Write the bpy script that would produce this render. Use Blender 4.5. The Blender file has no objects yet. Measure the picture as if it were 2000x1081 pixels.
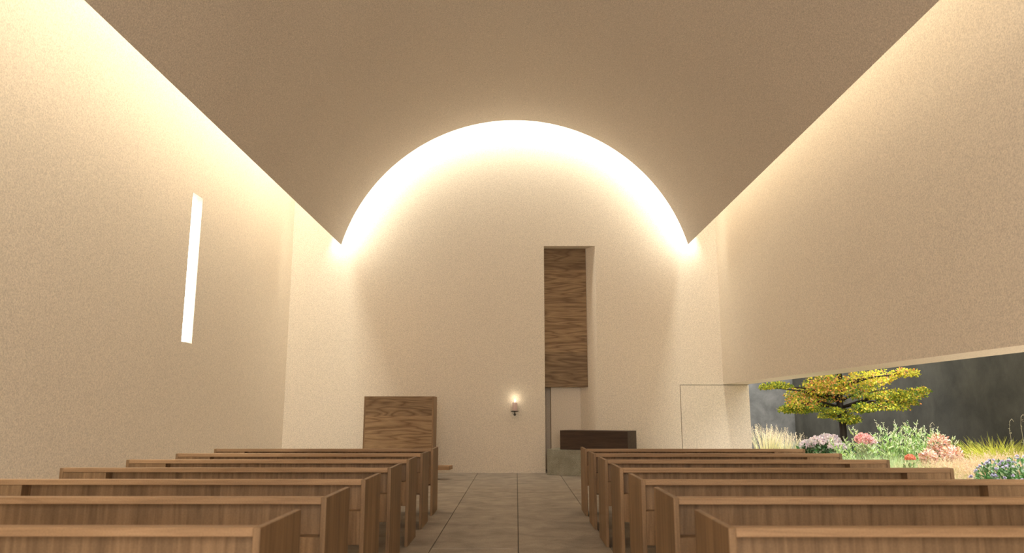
import bpy, math, random
from mathutils import Vector, Matrix
scn = bpy.context.scene
C = scn.collection
PI = math.pi

# ------------------------------------------------------------------ helpers
class MB:
    def __init__(s):
        s.v = []; s.f = []; s.c = []
    def add(s, vs, fs, col=None):
        n = len(s.v)
        s.v += [tuple(v) for v in vs]
        s.f += [tuple(i + n for i in f) for f in fs]
        if col is not None:
            s.c += [col] * len(fs)
        return s
    def box(s, x0, x1, y0, y1, z0, z1):
        return s.add([(x0,y0,z0),(x1,y0,z0),(x1,y1,z0),(x0,y1,z0),(x0,y0,z1),(x1,y0,z1),(x1,y1,z1),(x0,y1,z1)],
              [(0,3,2,1),(4,5,6,7),(0,1,5,4),(1,2,6,5),(2,3,7,6),(3,0,4,7)])
    def prism(s, poly, z0, z1):     # poly counter-clockwise in XY
        n = len(poly)
        vs = [(x,y,z0) for x,y in poly] + [(x,y,z1) for x,y in poly]
        fs = [tuple(range(n-1,-1,-1)), tuple(range(n,2*n))]
        fs += [(i,(i+1)%n,(i+1)%n+n,i+n) for i in range(n)]
        return s.add(vs, fs)
    def lathe(s, prof, cx=0, cy=0, cz=0, n=24, col=None):
        vs = []
        for r,z in prof:
            vs += [(cx+r*math.cos(2*PI*k/n), cy+r*math.sin(2*PI*k/n), cz+z) for k in range(n)]
        fs = []
        for j in range(len(prof)-1):
            fs += [(j*n+k, j*n+(k+1)%n, (j+1)*n+(k+1)%n, (j+1)*n+k) for k in range(n)]
        fs.append(tuple(range(n-1,-1,-1))); m=(len(prof)-1)*n
        fs.append(tuple(m+k for k in range(n)))
        return s.add(vs, fs, col)
    def tube(s, pts, rad, n=6, col=None):
        pts = [Vector(p) for p in pts]; vs = []; m = len(pts)
        for i,p in enumerate(pts):
            d = (pts[min(i+1,m-1)] - pts[max(i-1,0)]).normalized()
            a = d.cross(Vector((0,0,1)))
            if a.length < .05: a = d.cross(Vector((1,0,0)))
            a.normalize(); b = d.cross(a)
            r = rad[i] if isinstance(rad,(list,tuple)) else rad
            vs += [p + a*(r*math.cos(2*PI*k/n)) + b*(r*math.sin(2*PI*k/n)) for k in range(n)]
        fs = [(i*n+k, (i+1)*n+k, (i+1)*n+(k+1)%n, i*n+(k+1)%n) for i in range(m-1) for k in range(n)]
        fs.append(tuple(range(n))); fs.append(tuple((m-1)*n+k for k in range(n-1,-1,-1)))
        return s.add(vs, fs, col)
    def build(s, name, mat, parent=None, bevel=0, smooth=False, kind=None):
        me = bpy.data.meshes.new(name)
        me.from_pydata(s.v, [], s.f)
        me.materials.append(mat)
        if s.c:
            at = me.color_attributes.new('Col', 'FLOAT_COLOR', 'CORNER')
            buf = []
            for p, c in zip(me.polygons, s.c):
                buf += [c[0],c[1],c[2],1.0] * p.loop_total
            at.data.foreach_set('color', buf)
        me.update()
        if smooth:
            me.polygons.foreach_set('use_smooth', [True]*len(me.polygons))
        o = bpy.data.objects.new(name, me); C.objects.link(o)
        if parent: o.parent = parent
        if bevel:
            b = o.modifiers.new('bevel','BEVEL'); b.width = bevel; b.segments = 2; b.limit_method = 'ANGLE'
        if kind: o['kind'] = kind
        return o

def empty(name, loc, rz=0):
    o = bpy.data.objects.new(name, None); C.objects.link(o)
    o.location = loc; o.rotation_euler = (0,0,rz); o.empty_display_size = .1
    return o
def tag(o, label, cat, group=None):
    o['label'] = label; o['category'] = cat
    if group: o['group'] = group
    return o
def copy_tree(o, parent=None):
    kids = [c for c in C.objects if c.parent == o]
    c = o.copy(); C.objects.link(c); c.parent = parent
    for k in kids: copy_tree(k, c)
    return c

# ------------------------------------------------------------------ materials
def srgb(r,g,b):
    f = lambda u: (u/255/12.92) if u/255 <= .04045 else ((u/255+.055)/1.055)**2.4
    return (f(r),f(g),f(b),1)
class N:
    def __init__(s, name):
        s.m = bpy.data.materials.new(name); s.m.use_nodes = True
        s.t = s.m.node_tree; s.n = s.t.nodes; s.bsdf = s.n['Principled BSDF']
    def new(s, t, **k):
        n = s.n.new(t)
        for a,b in k.items(): setattr(n,a,b)
        return n
    def link(s,a,b): s.t.links.new(a,b)
    def coord(s, scale=(1,1,1), rot=(0,0,0)):
        tc = s.new('ShaderNodeTexCoord'); mp = s.new('ShaderNodeMapping')
        mp.inputs['Scale'].default_value = scale; mp.inputs['Rotation'].default_value = rot
        s.link(tc.outputs['Object'], mp.inputs['Vector']); return mp.outputs['Vector']
    def noise(s, vec, scale, detail=4, rough=.5, dist=0):
        n = s.new('ShaderNodeTexNoise'); s.link(vec, n.inputs['Vector'])
        n.inputs['Scale'].default_value = scale; n.inputs['Detail'].default_value = detail
        n.inputs['Roughness'].default_value = rough; n.inputs['Distortion'].default_value = dist
        return n.outputs['Fac']
    def ramp(s, fac, stops):
        r = s.new('ShaderNodeValToRGB'); s.link(fac, r.inputs['Fac'])
        e = r.color_ramp.elements
        e[0].position, e[0].color = stops[0]; e[1].position, e[1].color = stops[-1]
        for p,c in stops[1:-1]:
            x = e.new(p); x.color = c
        return r.outputs['Color']
    def mix(s, a, b, fac, mode='MULTIPLY'):
        m = s.new('ShaderNodeMix', data_type='RGBA', blend_type=mode)
        for sock, v in ((m.inputs[6], a), (m.inputs[7], b), (m.inputs[0], fac)):
            if hasattr(v, 'links'): s.link(v, sock)
            else: sock.default_value = v
        return m.outputs[2]
    def bump(s, h, strength=.2, dist=.01):
        b = s.new('ShaderNodeBump'); s.link(h, b.inputs['Height'])
        b.inputs['Strength'].default_value = strength; b.inputs['Distance'].default_value = dist
        s.link(b.outputs['Normal'], s.bsdf.inputs['Normal'])
    def fin(s, col, rough=.8, spec=.2):
        if hasattr(col,'links'): s.link(col, s.bsdf.inputs['Base Color'])
        else: s.bsdf.inputs['Base Color'].default_value = col
        s.bsdf.inputs['Roughness'].default_value = rough
        s.bsdf.inputs['Specular IOR Level'].default_value = spec
        return s.m
G = lambda v: (v,v,v,1)

def plaster(name, col, grain=.12, gs=55):
    m = N(name); v = m.coord()
    g = m.noise(v, gs, 3, .6)
    gcol = m.ramp(g, [(.3, G(1-grain)), (.7, G(1+grain*.6))])
    l = m.noise(v, .5, 4, .5)
    lcol = m.ramp(l, [(.3, G(.96)), (.7, G(1.0))])
    c = m.mix(m.mix(col, gcol, 1.0), lcol, 1.0)
    m.bump(g, .25, .004)
    return m.fin(c, .9, .1)

def wood(name, dark, light, axis='z', scale=1.0, ring=0.5, rough=.55):
    m = N(name)
    st = {'z':(1,1,.06),'x':(.06,1,1),'y':(1,.06,1)}[axis]
    v = m.coord(st)
    oi = m.new('ShaderNodeObjectInfo')
    off = m.new('ShaderNodeVectorMath', operation='SCALE'); m.link(oi.outputs['Location'], off.inputs[0]); off.inputs['Scale'].default_value = 1.7
    ad = m.new('ShaderNodeVectorMath', operation='ADD'); m.link(v, ad.inputs[0]); m.link(off.outputs[0], ad.inputs[1]); v = ad.outputs[0]
    a = m.noise(v, 28*scale, 6, .65, .6)
    b = m.noise(v, 4*scale, 3, .5, 1.0)
    mx = tuple((dark[i]+light[i])/2 for i in range(3))+(1,)
    c = m.ramp(a, [(.25, dark), (.5, mx), (.75, light)])
    c2 = m.ramp(b, [(.3, G(1-.5*ring)), (.7, G(1.12))])
    g = m.noise(m.coord(), 140, 2, .5)
    g2 = m.ramp(g, [(.3, G(.86)), (.7, G(1.1))])
    c = m.mix(m.mix(c, c2, 1.0), g2, 1.0)
    m.bump(a, .12, .003)
    return m.fin(c, rough, .3)

def lerp4(a,b,t): return tuple(a[i]+(b[i]-a[i])*t for i in range(4))
def figured_wood(name, dark, light, cuts, tones):
    """flat-sawn veneer boards stacked in height: cathedral figure running along X"""
    m = N(name)
    tc = m.new('ShaderNodeTexCoord'); sp = m.new('ShaderNodeSeparateXYZ'); m.link(tc.outputs['Object'], sp.inputs[0])
    idx = None
    for ct in cuts:
        gt = m.new('ShaderNodeMath', operation='GREATER_THAN'); m.link(sp.outputs['Z'], gt.inputs[0]); gt.inputs[1].default_value = ct
        if idx is None: idx = gt.outputs[0]
        else:
            ad0 = m.new('ShaderNodeMath', operation='ADD'); m.link(idx, ad0.inputs[0]); m.link(gt.outputs[0], ad0.inputs[1]); idx = ad0.outputs[0]
    fl = m.new('ShaderNodeMath', operation='MULTIPLY'); m.link(idx, fl.inputs[0]); fl.inputs[1].default_value = 1.0
    tn = m.new('ShaderNodeMath', operation='DIVIDE'); m.link(idx, tn.inputs[0]); tn.inputs[1].default_value = len(cuts)
    wn = m.new('ShaderNodeTexWhiteNoise', noise_dimensions='1D'); m.link(fl.outputs[0], wn.inputs['W'])
    # per board offset
    sc = m.new('ShaderNodeVectorMath', operation='SCALE'); m.link(wn.outputs['Color'], sc.inputs[0]); sc.inputs['Scale'].default_value = 3.0
    ad = m.new('ShaderNodeVectorMath', operation='ADD'); m.link(tc.outputs['Object'], ad.inputs[0]); m.link(sc.outputs[0], ad.inputs[1])
    mp = m.new('ShaderNodeMapping'); m.link(ad.outputs[0], mp.inputs['Vector']); mp.inputs['Scale'].default_value = (.5,1,4.4)
    nz = m.noise(mp.outputs['Vector'], 1.1, 2, .45, .5)
    mu = m.new('ShaderNodeMath', operation='MULTIPLY'); m.link(nz, mu.inputs[0]); mu.inputs[1].default_value = 15
    fr = m.new('ShaderNodeMath', operation='PINGPONG'); m.link(mu.outputs[0], fr.inputs[0]); fr.inputs[1].default_value = 1
    mp2 = m.new('ShaderNodeMapping'); m.link(ad.outputs[0], mp2.inputs['Vector']); mp2.inputs['Scale'].default_value = (.08,1,1)
    fib = m.noise(mp2.outputs['Vector'], 60, 4, .6, .2)
    mx = tuple(.45*dark[i]+.55*light[i] for i in range(3))+(1,)
    c = m.ramp(fr.outputs[0], [(.0, lerp4(dark,mx,.35)), (.28, mx), (1, light)])
    f2 = m.ramp(fib, [(.3, G(.78)), (.7, G(1.1))])
    bt = m.ramp(tn.outputs[0], [(i/len(cuts), G(t)) for i,t in enumerate(tones)])
    c = m.mix(m.mix(c, f2, 1.0), bt, 1.0)
    g2 = m.ramp(m.noise(m.coord(), 90, 2, .5), [(.3, G(.88)), (.7, G(1.08))])
    c = m.mix(c, g2, 1.0)
    return m.fin(c, .55, .3)

def stone(name, a, b, s=1.0, grain=.12, rough=.75):
    m = N(name); v = m.coord()
    l = m.noise(v, 1.6*s, 8, .65, .3)
    c = m.ramp(l, [(.32, a), (.68, b)])
    g = m.noise(v, 70, 3, .6)
    c = m.mix(c, m.ramp(g, [(.3, G(1-grain)), (.7, G(1+grain*.7))]), 1.0)
    m.bump(m.noise(v, 25, 5, .6), .2, .006)
    return m.fin(c, rough, .25)

def plant_mat():
    m = N('plant_tissue')
    at = m.new('ShaderNodeAttribute', attribute_name='Col')
    tr = m.new('ShaderNodeBsdfTranslucent'); m.link(at.outputs['Color'], tr.inputs['Color'])
    m.fin(at.outputs['Color'], .6, .25)
    mix = m.new('ShaderNodeMixShader'); mix.inputs[0].default_value = .35
    m.link(m.bsdf.outputs[0], mix.inputs[1]); m.link(tr.outputs[0], mix.inputs[2])
    m.link(mix.outputs[0], m.n['Material Output'].inputs['Surface'])
    return m.m
def emis(name, col, s):
    m = N(name); m.bsdf.inputs['Base Color'].default_value = col
    m.bsdf.inputs['Emission Color'].default_value = col; m.bsdf.inputs['Emission Strength'].default_value = s
    return m.m

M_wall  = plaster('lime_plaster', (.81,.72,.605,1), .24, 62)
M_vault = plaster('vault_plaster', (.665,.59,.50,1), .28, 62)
M_rear  = plaster('rear_plaster', (.78,.70,.58,1))
M_floor = stone('floor_stone', (.21,.177,.145,1), (.365,.31,.257,1), 1.7, .22, .6)
M_grout = stone('floor_joint', (.13,.11,.09,1), (.18,.15,.125,1))
PD, PL = (.15,.087,.043,1), (.34,.213,.113,1)
M_pz = wood('pew_oak_upright', PD, PL, 'z', 1.0)
M_px = wood('pew_oak_lengthwise', (.235,.138,.07,1), (.46,.292,.162,1), 'x', 1.0)
M_fig = figured_wood('figured_oak', (.14,.075,.035,1), (.36,.24,.13,1), [.80, 1.75, 2.75], [.82, 1.08, 1.0, .78])
M_fig2 = figured_wood('figured_oak_ambo', (.16,.085,.038,1), (.38,.25,.135,1), [.55, 1.26], [.85, 1.05, .84])
M_dark = wood('dark_walnut', (.032,.018,.011,1), (.085,.05,.032,1), 'x', 1.0)
M_stone = stone('altar_stone', (.24,.225,.17,1), (.36,.34,.27,1), 3, .38)
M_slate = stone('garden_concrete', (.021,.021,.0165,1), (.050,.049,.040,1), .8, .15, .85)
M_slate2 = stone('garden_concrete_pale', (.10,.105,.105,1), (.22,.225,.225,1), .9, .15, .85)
M_soil = stone('garden_soil', (.05,.035,.02,1), (.12,.085,.05,1), 4, .3)
M_plant = plant_mat()
M_iron = N('wrought_iron').fin((.05,.042,.03,1), .5, .4)
M_wax = N('candle_wax').fin((.66,.5,.47,1), .5, .4)
M_flame = emis('candle_flame', (1,.93,.8,1), 3.5)
M_pane = emis('bright_window_pane', (.97,1,.96,1), 1.5)
M_wick = N('wick').fin((.02,.02,.02,1), .9, .1)

# ------------------------------------------------------------------ dimensions
H = 1.35
XL, XR, XRo = -5.25, 4.70, 5.27
YB = 17.02          # face of the altar wall
YR = -6.0           # entrance wall behind the camera
ZT = 9.6
ZS = 1.955          # underside of the garden-side wall
DV = 16.30          # front edge of the vault
VC, VR, VZ, VH = -.035, 4.05, 3.95, 3.90    # vault axis x, radius, centre height, half width
NX0, NX1, NXB, NZ = .655, 1.857, 1.655, 5.17

# ------------------------------------------------------------------ setting
f = MB()
# floor slabs with real joints
g = .005
xs = [XL-.2, -4.55, -3.62, -2.70, -1.775, -.85, .022, .95, 1.88, 2.80, 3.72, XRo]
for i in range(len(xs)-1):
    off = 12.96 if i % 2 == 0 else 13.55
    ys = [YR-.2]
    y = off - 5.75*4
    while y < YB+2.4:
        if y > YR: ys.append(y)
        y += 5.75
    ys.append(YB+2.4)
    for a, b in zip(ys[:-1], ys[1:]):
        f.box(xs[i]+g, xs[i+1]-g, a+.014, b-.014, -.12, 0)
fl = f.build('floor', M_floor, bevel=.003, kind='structure')
MB().box(XL-.2, XRo, YR-.2, YB+2.4, -.2, -.012).build('floor_joints', M_grout, parent=fl)

MB().box(XRo, XRo+.85, -6.5, YB+.5, -.1, -.008).build('floor_bounce_strip', stone('pale_bounce_stone', (.62,.56,.45,1), (.78,.71,.58,1), 2), kind='structure')  # unseen pale strip added to bounce daylight onto the soffit and door wall
# altar wall with the tall niche and its splayed right jamb
w = MB()
w.box(XL-.5, NX0, YB, YB+.55, 0, ZT)
w.box(NX0, NX1, YB, YB+.55, NZ, ZT)
ZD, XD0 = 1.945, 3.71            # flush door in the right end of the wall
w.prism([(NX1,YB),(XD0,YB),(XD0,YB+.55),(NXB-.15,YB+.55),(NXB,YB+.30)], 0, ZT)
w.box(XD0, XRo, YB, YB+.55, ZD, ZT)
w.build('wall_altar', M_wall, kind='structure')
# niche: upper back and lower back, and the dark slot at its left
k = MB()
k.box(NX0, NX1+.1, YB+.56, YB+.75, 2.0, NZ+.1)
k.box(NX0+.16, NX1+.1, YB+.56, YB+.75, 0, 2.0)
k.box(NX0-.05, NX0, YB+.56, YB+.98, 0, 2.2)
k.box(NX0+.16, NX0+.2, YB+.75, YB+.98, 0, 2.2)
k.box(NX0-.05, NX0+.2, YB+.98, YB+1.05, 0, 2.2)
k.box(NX0-.05, NX0+.2, YB+.75, YB+.98, 2.0, 2.2)
k.build('wall_niche', M_wall, kind='structure')
# flush door leaf with a hairline joint
dj = .012
d = MB().box(XD0+dj, XRo, YB+.002, YB+.06, .01, ZD-dj)
d.build('door_1', M_wall, kind='structure')
MB().box(XD0, XRo-.01, YB+.07, YB+.55, 0, ZD).build('wall_door_recess', M_grout, kind='structure')

# left wall with the slit window
WY0, WY1, WZ0, WZ1 = 11.61, 11.99, 2.43, 4.86
TL = .45
w = MB()
w.box(XL-TL, XL, YR, WY0, 0, ZT); w.box(XL-TL, XL, WY1, YB, 0, ZT)
w.box(XL-TL, XL, WY0, WY1, 0, WZ0); w.box(XL-TL, XL, WY0, WY1, WZ1, ZT)
w.build('wall_left', M_wall, kind='structure')
wn = MB().box(XL-.14, XL-.12, WY0, WY1, WZ0, WZ1).build('window_1', M_pane, kind='structure')
tag(wn, 'narrow upright slit window glowing white in the left wall', 'window')
# right wall: hangs above the long garden opening
w = MB()
w.box(XR, XRo, YR, YB, ZS, ZT)
w.box(XR, XRo, YR, 1.0, 0, ZS)
w.build('wall_right', M_wall, kind='structure')
MB().box(XL-TL, XRo, YR-.4, YR, 0, ZT).build('wall_entrance', M_rear, kind='structure')
MB().box(XL-TL, XRo, YR-.4, YB+.8, ZT, ZT+.3).build('ceiling_roof', M_rear, kind='structure')

# the vault
def arc(r, n=64, x_half=VH):
    a0 = math.asin(x_half/VR)
    return [(VC + r*math.sin(-a0 + 2*a0*i/n), VZ + r*math.cos(-a0 + 2*a0*i/n)) for i in range(n+1)]
inn = arc(VR); out = [(x, z+.2) for x, z in inn]
n = len(inn)
vs = [(x,y,z) for y in (YR, DV) for (x,z) in inn] + [(x,y,z) for y in (YR, DV) for (x,z) in out]
fs = []
for i in range(n-1):
    fs.append((i, i+1, n+i+1, n+i)); fs.append((2*n+i, 3*n+i, 3*n+i+1, 2*n+i+1))
    fs.append((n+i, n+i+1, 3*n+i+1, 3*n+i)); fs.append((i, 2*n+i, 2*n+i+1, i+1))
fs.append((0, n, 3*n, 2*n)); fs.append((n-1, 3*n-1, 4*n-1, 2*n-1))
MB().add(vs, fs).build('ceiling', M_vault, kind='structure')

# ------------------------------------------------------------------ pews
def pew_parts(name):
    """origin at the aisle-side rear corner; aisle side at x=0, body runs to +x, rear at y=0 facing the camera"""
    L, DP, T, HT = 2.93, .62, .032, .857
    r = empty(name, (0,0,0))
    MB().box(0, T, 0, DP, 0, HT).build('end_panel', M_pz, r, bevel=.003)
    MB().box(L-T, L, 0, .11, 0, HT).box(L-T, L, .11, DP, 0, .44).build('outer_end_panel', M_pz, r, bevel=.003)
    MB().box(T, L-T, .0, .075, HT-.038, HT).build('top_rail', M_px, r, bevel=.003)
    MB().box(T, L-.41, .115, .14, .635, HT-.038).build('backrest', M_pz, r)
    MB().box(T, L-.41, .006, .14, .40, .635).build('book_box', M_pz, r, bevel=.002)
    MB().box(L-.41, L-T, .006, .14, .40, HT-.038).build('corner_panel', M_pz, r, bevel=.002)
    MB().box(T, L-T, .14, DP-.03, .405, .44).build('seat', M_px, r, bevel=.003)
    MB().box(T, L-T, DP-.055, DP-.03, .33, .405).build('seat_apron', M_px, r)
    return r
right0 = pew_parts('pew')
def mirror_mesh(me):
    m = me.copy()
    m.transform(Matrix.Scale(-1, 4, (1,0,0))); m.flip_normals(); return m
left0 = copy_tree(right0)
for c in [c for c in C.objects if c.parent == left0]:
    c.data = mirror_mesh(c.data)
ords = ['nearest the camera','second from the camera','third from the camera','fourth from the camera',
        'fifth from the camera','sixth from the camera','farthest from the camera, closest to the altar wall']
for side, proto, x, txt in ((-1, left0, -1.10, 'left'), (1, right0, .91, 'right')):
    for i in range(7):
        o = proto if i == 0 else copy_tree(proto)
        o.location = (x, 3.33 + 1.134*i, 0)
        tag(o, 'oak pew %s of the aisle, %s' % (txt, ords[i]), 'pew', 'oak pews %s of the aisle' % txt)

# ------------------------------------------------------------------ chancel furniture
# ambo: board-faced oak box
a = tag(empty('ambo', (-3.10, 15.42, 0)), 'tall box-shaped oak ambo with bold wood grain before the altar wall, left', 'lectern')
MB().box(.02, 1.38, .0, .03, 0, 1.652).build('front_panel', M_fig2, a, bevel=.002)
MB().box(1.38, 1.415, .0, .62, 0, 1.652).build('side_panel', M_pz, a, bevel=.002)
MB().box(-.015, .02, .0, .62, 0, 1.652).build('side_panel', M_pz, a, bevel=.002)
MB().box(.02, 1.38, .03, .62, 1.60, 1.640).build('top', M_px, a)
# low step bench, mostly hidden behind the last pew
b = tag(empty('low_bench', (-2.0, 15.30, 0)), 'low thin wooden bench end sticking out beside the last left pew', 'bench')
MB().add([(0,0,.19),(.655,0,.19),(.70,.34,.19),(0,.34,.19),(0,0,.265),(.655,0,.265),(.70,.34,.265),(0,.34,.265)],
         [(0,3,2,1),(4,5,6,7),(0,1,5,4),(1,2,6,5),(2,3,7,6),(3,0,4,7)]).build('seat', M_px, b, bevel=.003)
MB().box(.04, .10, .05, .29, 0, .19).build('leg', M_px, b)
MB().box(.34, .40, .05, .29, 0, .19).build('leg', M_px, b)
# altar: stone base carrying a dark timber block, turned to the nave
rz = -math.radians(27)
al = tag(empty('altar', (.668, 16.52, 0), rz), 'low altar of a dark timber block on a grey-green stone base below the niche', 'altar')
st = MB().box(0, 2.1, 0, .70, 0, .545).build('stone_base', M_stone, al, bevel=.006); st['label'] = 'rough grey-green stone base'
tp = MB().box(.32, 1.84, -.02, .56, .545, .945).build('timber_block', M_dark, al, bevel=.004); tp['label'] = 'near-black timber block'
# tall wooden panel in the niche
nb = tag(empty('wooden_panel', (NX0, YB+.28, 1.90)), 'tall narrow figured oak panel hung in the wall niche', 'panel')
MB().box(.004, 1.0, 0, .035, 0, 3.265).build('face_board', M_fig, nb, bevel=.002)
MB().box(.004, 1.0, .035, .25, 0, .03).build('bottom_edge', M_px, nb)
MB().box(.97, 1.0, .035, .25, .03, 3.265).build('side_board', M_pz, nb)

# candle and its wall bracket
cz = 1.352
s = tag(empty('candle_sconce', (-.03, YB-.075, cz)), 'small black iron wall bracket with round dish under the candle', 'sconce')
MB().lathe([(.0,-.012),(.07,-.010),(.088,.0),(.090,.010),(.084,.010),(.078,.002),(.0,.0)], 0,0,0, 32).build('dish', M_iron, s)
MB().tube([(0,0,-.01),(0,0,-.05),(0,.02,-.072),(0,.073,-.075)], .012, 10).build('bracket_arm', M_iron, s)
MB().lathe([(0,0),(.028,0),(.028,.006),(0,.006)],0,0,0,16).build('wall_plate', M_iron, s)
s.children[-1].rotation_euler = (PI/2,0,0); s.children[-1].location = (0,.073,-.075)
cd = tag(empty('candle', (-.025, YB-.075, cz+.003)), 'lit pale pinkish pillar candle standing in the iron wall sconce', 'candle')
MB().lathe([(.050,0),(.052,.01),(.052,.18),(.050,.192),(.044,.196),(.036,.186),(.012,.182)],0,0,0,28).build('wax_body', M_wax, cd, smooth=True)
MB().tube([(0,0,.18),(.001,0,.205)], .003, 6).build('wick', M_wick, cd)
MB().lathe([(.001,.200),(.009,.208),(.014,.222),(.011,.240),(.005,.258),(.001,.270)],0,0,0,14).build('flame', M_flame, cd, smooth=True)

# ------------------------------------------------------------------ garden
XG, YG = 9.2, 25.0
MB().box(XRo, XG+.4, -7, YG+.4, -.3, -.02).build('ground_garden', M_soil, kind='structure')
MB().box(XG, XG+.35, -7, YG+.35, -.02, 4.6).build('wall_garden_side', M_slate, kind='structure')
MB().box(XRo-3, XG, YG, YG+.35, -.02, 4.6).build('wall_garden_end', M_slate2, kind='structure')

F0=1450.; TH=math.atan((804-540.5)/F0); PS=math.radians(.311)
fw = Vector((-math.sin(PS)*math.cos(TH), math.cos(PS)*math.cos(TH), math.sin(TH)))
rt = Vector((math.cos(PS), math.sin(PS), 0)); up = rt.cross(fw)
def px(u, v, y):            # where a photo point lies at distance y
    r = fw + rt*((u-1000)/F0) - up*((v-540.5)/F0)
    t = y/r.y
    return r.x*t, H + r.z*t

def hsvj(c, rnd, j=.15):
    k = 1 + rnd.uniform(-j, j)
    return tuple(max(0,min(1, ch*k*(1+rnd.uniform(-j*.5,j*.5)))) for ch in c)
def lerp(a,b,t): return tuple(a[i]+(b[i]-a[i])*t for i in range(3))

def blade(mb, rnd, x, y, h, lean, ang, w, c0, c1, seg=4, curl=1.0, z0=0):
    """one tapering, bent blade"""
    dx, dy = math.cos(ang), math.sin(ang)
    a2 = rnd.uniform(0, PI); sx, sy = math.cos(a2), math.sin(a2)
    pts = []
    for i in range(seg+1):
        t = i/seg
        o = lean*(t**(1+curl)); z = z0 + h*t - lean*.35*t**3*curl
        pts.append((x+dx*o, y+dy*o, z, w*(1-t)**.6 + .0008))
    vs = []
    for p in pts:
        vs += [(p[0]-sx*p[3]/2, p[1]-sy*p[3]/2, p[2]), (p[0]+sx*p[3]/2, p[1]+sy*p[3]/2, p[2])]
    for i in range(seg):
        c = lerp(c0, c1, (i+.5)/seg)
        mb.add([vs[2*i],vs[2*i+1],vs[2*i+3],vs[2*i+2]], [(0,1,2,3)], c)
    return pts[-1]
def leaf(mb, p, d, size, c, rnd, asp=.5):
    d = Vector(d).normalized()
    a = d.cross(Vector((rnd.uniform(-1,1), rnd.uniform(-1,1), rnd.uniform(-1,1))))
    if a.length < 1e-3: a = Vector((1,0,0))
    a.normalize(); p = Vector(p); n = d.cross(a)*.12*size
    mb.add([p, p+d*size*.45+a*size*asp*.5+n, p+d*size, p+d*size*.45-a*size*asp*.5+n], [(0,1,2),(0,2,3)], c)
def rdir(rnd, zmin=-1):
    while 1:
        v = Vector((rnd.gauss(0,1), rnd.gauss(0,1), rnd.gauss(0,1)))
        if v.length > .01:
            v.normalize()
            if v.z >= zmin: return v

def grass_clump(name, loc, h, rad, n, w, c0, c1, label, seed, lean=.25, heads=None, head_col=None, cat='grass', group=None, curl=1.0, hvar=.25):
    rnd = random.Random(seed); root = tag(empty(name, (loc[0],loc[1],-.02)), label, cat, group)
    m = MB(); tips = []
    for _ in range(n):
        a = rnd.uniform(0,2*PI); r = rad*math.sqrt(rnd.random())
        a2 = a + rnd.uniform(-.6,.6)
        hh = h*(1-hvar*rnd.random())
        tips.append((blade(m, rnd, r*math.cos(a), r*math.sin(a), hh, lean*(.25+r/rad)*rnd.uniform(.5,1.2), a2, w, hsvj(c0,rnd), hsvj(c1,rnd), curl=curl), hh))
    m.build('blades', M_plant, root)
    if heads:
        m = MB()
        for (tp, hh) in rnd.sample(tips, min(len(tips), heads)):
            L = heads_len(h)
            for q in range(14):
                t = q/14
                leaf(m, (tp[0]+rnd.uniform(-.008,.008), tp[1]+rnd.uniform(-.008,.008), tp[2]-L*t), rdir(rnd, .1), .03, hsvj(head_col,rnd), rnd, .35)
        m.build('seed_heads', M_plant, root, kind='stuff')
    return root
def heads_len(h): return .22*h

def leafy(name, loc, blobs, n, size, cols, label, seed, stems=10, flowers=None, cat='shrub', group=None, stem_col=(.1,.12,.05)):
    """shrub: leaves in overlapping ellipsoids on stems; flowers = list of (x,y,z,r,colour,petals)"""
    rnd = random.Random(seed); root = tag(empty(name, (loc[0],loc[1],-.02)), label, cat, group)
    m = MB()
    for _ in range(n):
        bx,by,bz,rx,ry,rzz = rnd.choice(blobs)
        d = rdir(rnd); k = rnd.random()**.35
        p = (bx+d.x*rx*k, by+d.y*ry*k, max(.02, bz+d.z*rzz*k))
        dd = (d + rdir(rnd)*.9 + Vector((0,0,.3)))
        leaf(m, p, dd, size*rnd.uniform(.6,1.3), hsvj(rnd.choice(cols),rnd,.25), rnd)
    m.build('foliage', M_plant, root)
    m = MB()
    for _ in range(stems):
        b = rnd.choice(blobs); d = rdir(rnd)
        m.tube([(rnd.uniform(-.05,.05),rnd.uniform(-.05,.05),0), ((b[0]+d.x*b[3]*.5)*.5,(b[1]+d.y*b[4]*.5)*.5,b[2]*.5),(b[0]+d.x*b[3]*.6,b[1]+d.y*b[4]*.6,b[2]+d.z*b[5]*.4)], [.008,.006,.003], 5, stem_col)
    m.build('stems', M_plant, root)
    for (x,y,z,r,c,k) in (flowers or []):
        m = MB()
        for _ in range(k):
            d = rdir(rnd, -.35)
            p = Vector((x,y,z)) + (Vector((d.x*r, d.y*r, d.z*r*.75)) if r > .04 else d*.002)
            for q in range(2):
                leaf(m, p, d*.6+rdir(rnd)*(1 if r > .04 else .3), r*(.38 if r > .04 else 1), hsvj(c,rnd,.18), rnd, .9)
        m.build('flower_head', M_plant, root)
    return root

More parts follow.
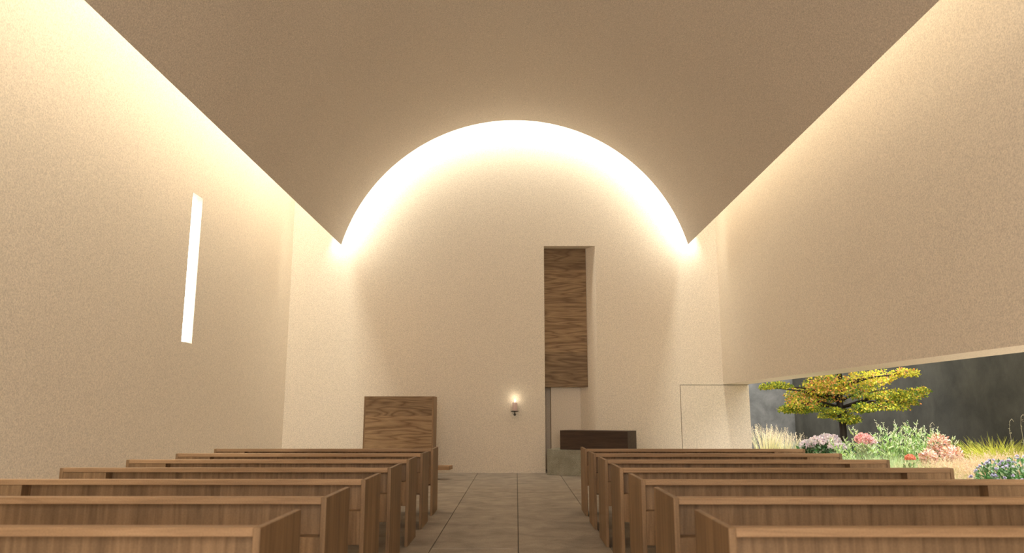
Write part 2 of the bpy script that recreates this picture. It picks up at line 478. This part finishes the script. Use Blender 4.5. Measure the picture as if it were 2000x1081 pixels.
def upright_stems(name, loc, n, h, rad, leafsz, cols, label, seed, lean=.25, cat='plant', group=None, tip=None, nl=26):
    """loose upright leafy stems with pointed leaves and feathery tips"""
    rnd = random.Random(seed); root = tag(empty(name, (loc[0],loc[1],-.02)), label, cat, group)
    ms, ml, mt = MB(), MB(), MB()
    for _ in range(n):
        a = rnd.uniform(0,2*PI); r = rad*math.sqrt(rnd.random())*.6
        x0, y0 = r*math.cos(a), r*math.sin(a)
        hh = h*rnd.uniform(.62,1.0); ln = lean*rnd.uniform(.2,1)
        P = []
        for i in range(6):
            t = i/5; P.append((x0+math.cos(a)*ln*t**1.7, y0+math.sin(a)*ln*t**1.7, hh*t))
        c = rnd.choice(cols)
        ms.tube(P, [.005,.005,.004,.003,.002,.0015], 4, hsvj(lerp(c,(.25,.3,.12),.4),rnd))
        for q in range(nl):
            t = rnd.uniform(.12,.95); i = min(4,int(t*5)); u = t*5-i
            p = tuple(P[i][j]*(1-u)+P[i+1][j]*u for j in range(3))
            d = rdir(rnd, -.1); d.z = abs(d.z)+.45
            leaf(ml, p, d, leafsz*(1.15-t*.6)*rnd.uniform(.7,1.3), hsvj(rnd.choice(cols),rnd,.22), rnd, .24)
        if tip:
            for q in range(12):
                t = q/12; d = rdir(rnd,.1)
                leaf(mt, (P[-1][0]-math.cos(a)*ln*.3*t, P[-1][1]-math.sin(a)*ln*.3*t, P[-1][2]-hh*.14*t), d, .035, hsvj(tip,rnd), rnd, .4)
    ms.build('stems', M_plant, root); ml.build('leaves', M_plant, root)
    if tip: mt.build('seed_heads', M_plant, root, kind='stuff')
    return root

TAN=(.62,.52,.34); TANL=(.72,.62,.44); GRN=(.17,.30,.07); LIME=(.42,.60,.14); YG_=(.55,.58,.08); DKG=(.05,.11,.04); SAGE=(.30,.40,.22); PALE=(.66,.72,.52)
# tall reed grass by the end of the church wall
for i,(u,top,y,wd,nb_) in enumerate([(1493,824,18.6,.24,110),(1530,838,19.6,.2,85)]):
    x, z = px(u, top, y)
    grass_clump('reed_grass', (x,y), z, wd, nb_, .018, (.38,.45,.13), TANL,
        ['tall straw-coloured reed grass nearest the pale wall end','shorter straw-coloured reed grass next to the fine green grass'][i], 10+i, lean=.3, heads=60, head_col=TANL,
        group='upright reed grasses', curl=.6)
x, z = px(1570, 851, 21.0)
grass_clump('fine_grass', (x,21.0), z, .48, 700, .010, (.10,.22,.08), (.62,.60,.50), 'low fine green grass with hazy tops in front of the grey end wall', 21, lean=.35)
# pale hydrangeas
for i,(u,v,y,fl_) in enumerate([(1578,868,16.3,[(0,0,0,.14)]),(1615,862,15.8,[(-.20,.05,.03,.12),(0,-.08,0,.15),(.12,-.02,.05,.13),(.02,.1,.08,.12)]),(1643,872,15.4,[(.0,0,0,.11),(-.12,.1,.02,.09)])]):
    x, z = px(u, v, y)
    leafy('hydrangea', (x,y), [(0,0,z*.45,.30,.28,z*.42),(0,0,z*.75,.24,.22,z*.2)], 700, .10, [(.05,.12,.04),(.09,.2,.07),(.35,.45,.3)],
        ['small hydrangea with one whitish bloom behind the pew end','large hydrangea with a cluster of pale pink blooms','small hydrangea with white blooms left of the tree trunk'][i],
        30+i, 8, [(a_,b_,z+c_-.02,r_,(.86,.78,.81),130) for a_,b_,c_,r_ in fl_], group='pale hydrangeas')
# loose green mass
gcols = [(.28,.42,.12),(.40,.58,.20),(.52,.66,.34),(.20,.34,.12),(.62,.70,.48)]
for i,(u,v,y,n_,lb) in enumerate([
    (1668,852,14.6,26,'loose pale green leafy stems right beside the tree trunk'),
    (1722,826,13.9,30,'arching green plant with wispy tips left of the tallest green stems'),
    (1762,820,13.2,34,'tallest bright green upright plant in the middle of the bed'),
    (1800,828,12.8,28,'green upright plant just left of the rust-pink shrub')]):
    x, z = px(u, v, y)
    upright_stems('meadow_perennial', (x,y), n_, z, .42, .15, gcols, lb, 50+i, .42, group='green upright perennials', tip=(.66,.68,.5))
for i,(u,v,y,lb) in enumerate([
    (1665,886,12.9,'low grey-green grass mound below the pink bloom'),
    (1718,872,12.2,'low green grass mound in front of the tall green stems, left'),
    (1775,878,11.6,'low green grass mound in front of the tall green stems, right'),
    (1822,896,10.6,'low green tuft in front of the straw grasses')]):
    x, z = px(u, v, y)
    grass_clump('grass_mound', (x,y), z, .42, 900, .012, (.16,.28,.10), [(.50,.58,.36),(.42,.52,.30),(.50,.55,.30),(.45,.5,.2)][i], lb, 70+i, lean=.35, group='low green grass mounds')
# pink domed blooms
for i,(u,v,y,lb,c_,r_) in enumerate([(1686,858,13.6,'domed salmon pink bloom above the grey-green grass','p',.13),(1777,893,11.0,'small coral red bloom low in the green grass','q',.06)]):
    x, z = px(u, v, y)
    col = (.74,.42,.40) if c_=='p' else (.72,.28,.18)
    leafy('sedum', (x,y), [(0,0,z*.5,.12,.12,z*.4)], 160, .08, [SAGE,(.3,.36,.2)], lb, 90+i, 5,
        [(0,0,z,r_,col,150)]+([(.09,-.05,z-.03,r_*.8,(.8,.6,.62),90)] if c_=='p' else []), cat='flower')
# rust pink shrub
for i,(u,v,y,s_,lb) in enumerate([(1832,850,12.4,1.0,'tall rust-pink shrub standing against the dark garden wall'),(1858,872,12.0,.85,'lower rust-pink shrub leaning right beside the taller one'),(1812,880,11.9,.6,'small brown-pink shrub beside the green stems')]):
    x, z = px(u, v, y)
    leafy('smoke_bush', (x,y), [(0,0,z*.86,.17*s_,.15,z*.16),(.05,0,z*.62,.26*s_,.22,z*.22),(0,.03,z*.35,.26*s_,.22,z*.28)], 1500, .055,
        [(.62,.36,.27),(.78,.58,.48),(.42,.22,.15),(.72,.50,.36),(.85,.76,.7)], lb, 100+i, 10, group='rust-pink shrubs')
# dark low shrub row at the wall foot and the yellow-green sedge
x, z = px(1885, 864, 13.4)
leafy('low_shrub', (x,13.4), [(0,0,z*.5,.55,.3,z*.5),(.5,0,z*.5,.4,.3,z*.4)], 1500, .07, [DKG,(.2,.26,.06),(.35,.38,.12)], 'dark green low shrub at the foot of the garden wall', 120, 10)
for i,(u,v,y,lb) in enumerate([(1932,847,12.6,'taller yellow-green sedge with arching blades against the wall'),(1972,852,12.0,'yellow-green sedge nearest the right edge of the picture')]):
    x, z = px(u, v, y)
    grass_clump('sedge', (x,y), z*1.12, .22, 520, .016, (.18,.24,.03), (.62,.62,.10), lb, 130+i, lean=.62, group='yellow-green sedges', curl=1.2)
# straw grasses
for i,(u,v,y,lb) in enumerate([
    (1842,890,11.2,'straw-coloured fluffy grass below the rust-pink shrubs, left'),
    (1882,886,10.9,'straw-coloured fluffy grass below the rust-pink shrubs, right'),
    (1912,876,10.7,'straw-coloured fluffy grass in front of the yellow-green sedge'),
    (1955,872,10.9,'straw-coloured fluffy grass behind the lavender asters'),
    (1880,908,9.9,'low straw-coloured grass left of the lavender asters'),
    (1992,870,10.6,'straw-coloured fluffy grass cut by the right picture edge')]):
    x, z = px(u, v, y)
    grass_clump('straw_grass', (x,y), z, .30, 800, .009, (.30,.24,.11), (.66,.53,.35), lb, 140+i, lean=.34, heads=110, head_col=(.66,.51,.36), group='straw-coloured fluffy grasses', curl=.8)
# lavender asters
for i,(u,v,y,lb) in enumerate([(1948,895,9.3,'lavender aster mound, left of the two'),(1992,888,9.1,'lavender aster mound, right of the two')]):
    x, z = px(u, v, y); rnd = random.Random(160+i)
    fls = []
    for q in range(75):
        d = rdir(rnd, .0)
        fls.append((d.x*.36, d.y*.26, z*.5+d.z*z*.5, rnd.uniform(.018,.028), rnd.choice([(.58,.55,.68),(.66,.65,.72),(.48,.46,.60)]), 12))
    leafy('aster', (x,y), [(0,0,z*.5,.34,.25,z*.47)], 1400, .06, [(.07,.16,.05),(.12,.26,.08),(.3,.42,.25)], lb, 165+i, 10, fls, cat='flower', group='lavender asters')
# curled dry stalks
for i,(u,v,y,lb) in enumerate([(1970,815,12.9,'thin dry stalk with a curled tip above the sedge'),(1992,806,12.8,'tallest thin curled dry stalk at the right picture edge'),(1815,822,12.9,'thin curled dry stalk behind the rust-pink shrub')]):
    x, z = px(u, v, y); r = tag(empty('dry_stalk', (x,y,-.02)), lb, 'plant', 'curled dry stalks')
    P = [(0,0,0),(.01,0,z*.5),(-.01,0,z*.85),(.01,0,z*.96),(.05,0,z*.99),(.08,0,z*.95)]
    MB().tube(P, [.006,.005,.004,.005,.006,.003], 5, (.42,.38,.28)).build('stem', M_plant, r)
    rnd = random.Random(i); m = MB()
    for q in range(26):
        t = rnd.uniform(.3,1); leaf(m, (rnd.uniform(-.01,.02),0,z*t*.95), rdir(rnd), .04, hsvj((.42,.4,.28),rnd), rnd, .3)
    m.build('dry_leaves', M_plant, r)

# ---- maple tree
rnd = random.Random(5)
TX, TY = px(1648, 870, 16.1)[0], 16.1
tr = tag(empty('maple_tree', (TX,TY,-.02)), 'small maple tree with yellow, orange and green autumn leaves in the garden', 'tree')
mt = MB(); ml = MB()
BARK = (.045,.035,.028)
trunk = [(0,0,0),(-.02,0,.5),(.02,.03,1.0),(-.02,0,1.5),(.02,0,2.1),(0,.05,2.9),(.03,.0,3.6)]
mt.tube(trunk, [.105,.085,.075,.07,.055,.035,.015], 10, BARK)
def P(u, v): # offsets in the tree's own frame of a point on the crown as seen from the nave
    a, b = px(u, v, TY); return a-TX, b
pads = []   # (dx, z, half width x, half depth y, half height)
for (u,v,rx,rz_,ry) in [
    (1590,792,.42,.09,.40),(1565,798,.30,.07,.30),(1612,772,.50,.13,.5),(1580,765,.40,.13,.4),(1560,780,.22,.12,.3),
    (1640,750,.60,.18,.6),(1600,742,.45,.15,.5),(1522,750,.28,.06,.25),(1505,752,.14,.05,.2),
    (1690,738,.50,.16,.5),(1730,732,.35,.13,.4),(1755,727,.28,.08,.3),
    (1700,765,.50,.14,.5),(1740,770,.50,.11,.45),(1780,766,.34,.08,.35),(1805,760,.13,.05,.2),(1715,790,.50,.08,.4),(1755,783,.32,.06,.3),
    (1652,815,.24,.08,.25),(1632,808,.25,.07,.25),(1665,820,.14,.06,.15),(1558,785,.34,.1,.3),(1545,797,.2,.06,.2),(1610,755,.5,.14,.5),(1640,802,.22,.07,.25),(1620,800,.14,.05,.2),(1670,795,.28,.09,.3)]:
    a, b = P(u,v); pads.append((a, rnd.uniform(-.35,.35), b, rx, ry, rz_, (u,v)))
for q in range(46):     # the upper crown, above what the opening shows
    t = rnd.random(); z = 2.5 + 2.1*t; R_ = 1.0*(1-t)**.6+.2; a = rnd.uniform(0,2*PI); k = math.sqrt(rnd.random())
    pads.append((R_*k*math.cos(a), R_*k*math.sin(a), z, rnd.uniform(.35,.6), .5, rnd.uniform(.1,.2), None))
GC = [(.30,.36,.04),(.20,.27,.04),(.50,.50,.05),(.13,.22,.04)]
YC = [(.72,.62,.06),(.80,.70,.10),(.55,.58,.06),(.62,.62,.08)]
OC = [(.78,.40,.12),(.72,.30,.10),(.82,.55,.20)]
for (a,b,c,rx,ry,rz_,uv) in pads:
    zt = max(1.45, min(3.4, c-.2*math.hypot(a,b)-.05))
    mid = (a*.5, b*.5, (zt+c)/2+.06)
    if c < 2.4 or rnd.random() < .6:
        mt.tube([(0,0,zt),mid,(a,b,c-.02)], [.032,.02,.007], 6, BARK)
    for q in range(4):
        d = rdir(rnd); mt.tube([(a*.8,b*.8,c-.03),(a+d.x*rx*.8,b+d.y*ry*.8,c+d.z*rz_*.6)], [.009,.003], 4, BARK)
    # each spray turns its own autumn colour
    w = rnd.random()
    if uv:
        u_,v_ = uv
        pal = (YC*3+OC+GC[:1]) if u_ > 1675 and v_ < 750 else (YC+GC*2+OC[:1]) if u_ > 1675 else (GC*3+YC) if v_ > 785 or u_ < 1530 else (GC*2+YC+OC*2)
    else: pal = YC*2+GC+OC
    for q in range(int(1250*rx*(.5+ry)*(1 if uv else .6))+60):
        d = rdir(rnd); k = rnd.random()**.45
        p = (a+d.x*rx*k, b+d.y*ry*k, c+d.z*rz_*k - .12*(d.x*d.x+d.y*d.y)*k*rx)
        dd = d+rdir(rnd)*.9; dd.z -= .3
        leaf(ml, p, dd, rnd.uniform(.035,.068), hsvj(rnd.choice(pal),rnd,.22), rnd, .8)
mt.build('trunk', M_plant, tr, smooth=True); ml.build('foliage', M_plant, tr)

# ------------------------------------------------------------------ lights
def area(name, loc, target, sx, sy, power, col, spread=PI):
    l = bpy.data.lights.new(name, 'AREA'); l.shape = 'RECTANGLE'; l.size = sx; l.size_y = sy
    l.energy = power; l.color = col; l.spread = spread
    o = bpy.data.objects.new(name, l); C.objects.link(o); o.location = loc
    d = Vector(target)-Vector(loc); o.rotation_euler = d.to_track_quat('-Z','Y').to_euler()
    return o
SKY = (1,.97,.83)
# rooflights over the two slots beside the vault
LY = 22.0
area('rooflight_left', (-4.62, 5.1, 7.9), (-4.62, 5.1, 0), 1.0, LY, 440, SKY).rotation_euler = (0, -.12, 0)
area('rooflight_right', (4.30, 5.1, 7.9), (4.3, 5.1, 0), .5, LY, 300, SKY).rotation_euler = (0, .12, 0)
# lamps lying along the front rim of the vault, washing the altar wall
a0 = math.asin(VH/VR)
NS = 12
for i in range(NS):
    t = -a0 + 2*a0*(i+.5)/NS
    r = VR+.36
    px_, pz_ = VC+r*math.sin(t), VZ+r*math.cos(t)
    rr = VR-.55
    o = area('rim_lamp', (px_, YB-.34, pz_), (VC+rr*math.sin(t), YB, VZ+rr*math.cos(t)), 2*a0*r/NS, .12, 5.6, SKY)
    # long side along the rim
    dirv = (Vector((VC+rr*math.sin(t), YB, VZ+rr*math.cos(t)))-o.location).normalized()
    xax = Vector((math.cos(t),0,-math.sin(t))); zax = -dirv; yax = zax.cross(xax).normalized(); xax = yax.cross(zax)
    o.rotation_euler = Matrix((xax,yax,zax)).transposed().to_euler()
area('rooflight_front', (VC, 16.68, 8.9), (VC, 16.68, 0), 6.0, .5, 60, SKY).rotation_euler = (0, 0, 0)
# general fill light added behind the camera; no window is built there
area('rear_fill', (0, YR+.1, 3.0), (0, 6, 2.6), 5.5, 4.0, 340, (1,.93,.84))
# candle light
l = bpy.data.lights.new('candle_light','POINT'); l.energy = .4; l.color = (1,.86,.62); l.shadow_soft_size = .02
o = bpy.data.objects.new('candle_light', l); C.objects.link(o); o.location = (-.025, YB-.13, cz+.30)
# sun over the garden wall
s = bpy.data.lights.new('sun','SUN'); s.energy = 4.6; s.angle = math.radians(1.5); s.color = (1,.95,.86)
o = bpy.data.objects.new('sun', s); C.objects.link(o)
o.rotation_euler = Vector((-.40,-.04,-.90)).to_track_quat('-Z','Y').to_euler()
w = bpy.data.worlds.new('sky'); scn.world = w; w.use_nodes = True
bg = w.node_tree.nodes['Background']; bg.inputs[0].default_value = (1,.97,.91,1); bg.inputs[1].default_value = 2.5

# ------------------------------------------------------------------ camera
cam = bpy.data.cameras.new('camera'); co = bpy.data.objects.new('camera', cam); C.objects.link(co)
cam.sensor_width = 36; cam.lens = F0/2000*36; cam.clip_end = 200
co.location = (0,0,H)
co.rotation_euler = Matrix((rt, up, -fw)).transposed().to_euler()
cam.dof.use_dof = True; cam.dof.focus_distance = 13.5; cam.dof.aperture_fstop = 2.2
scn.camera = co
scn.view_settings.view_transform = 'Standard'; scn.view_settings.look = 'None'
scn.view_settings.exposure = 1.0; scn.view_settings.gamma = 1
scn.cycles.max_bounces = 10; scn.cycles.diffuse_bounces = 7
scn.cycles.use_denoising = True
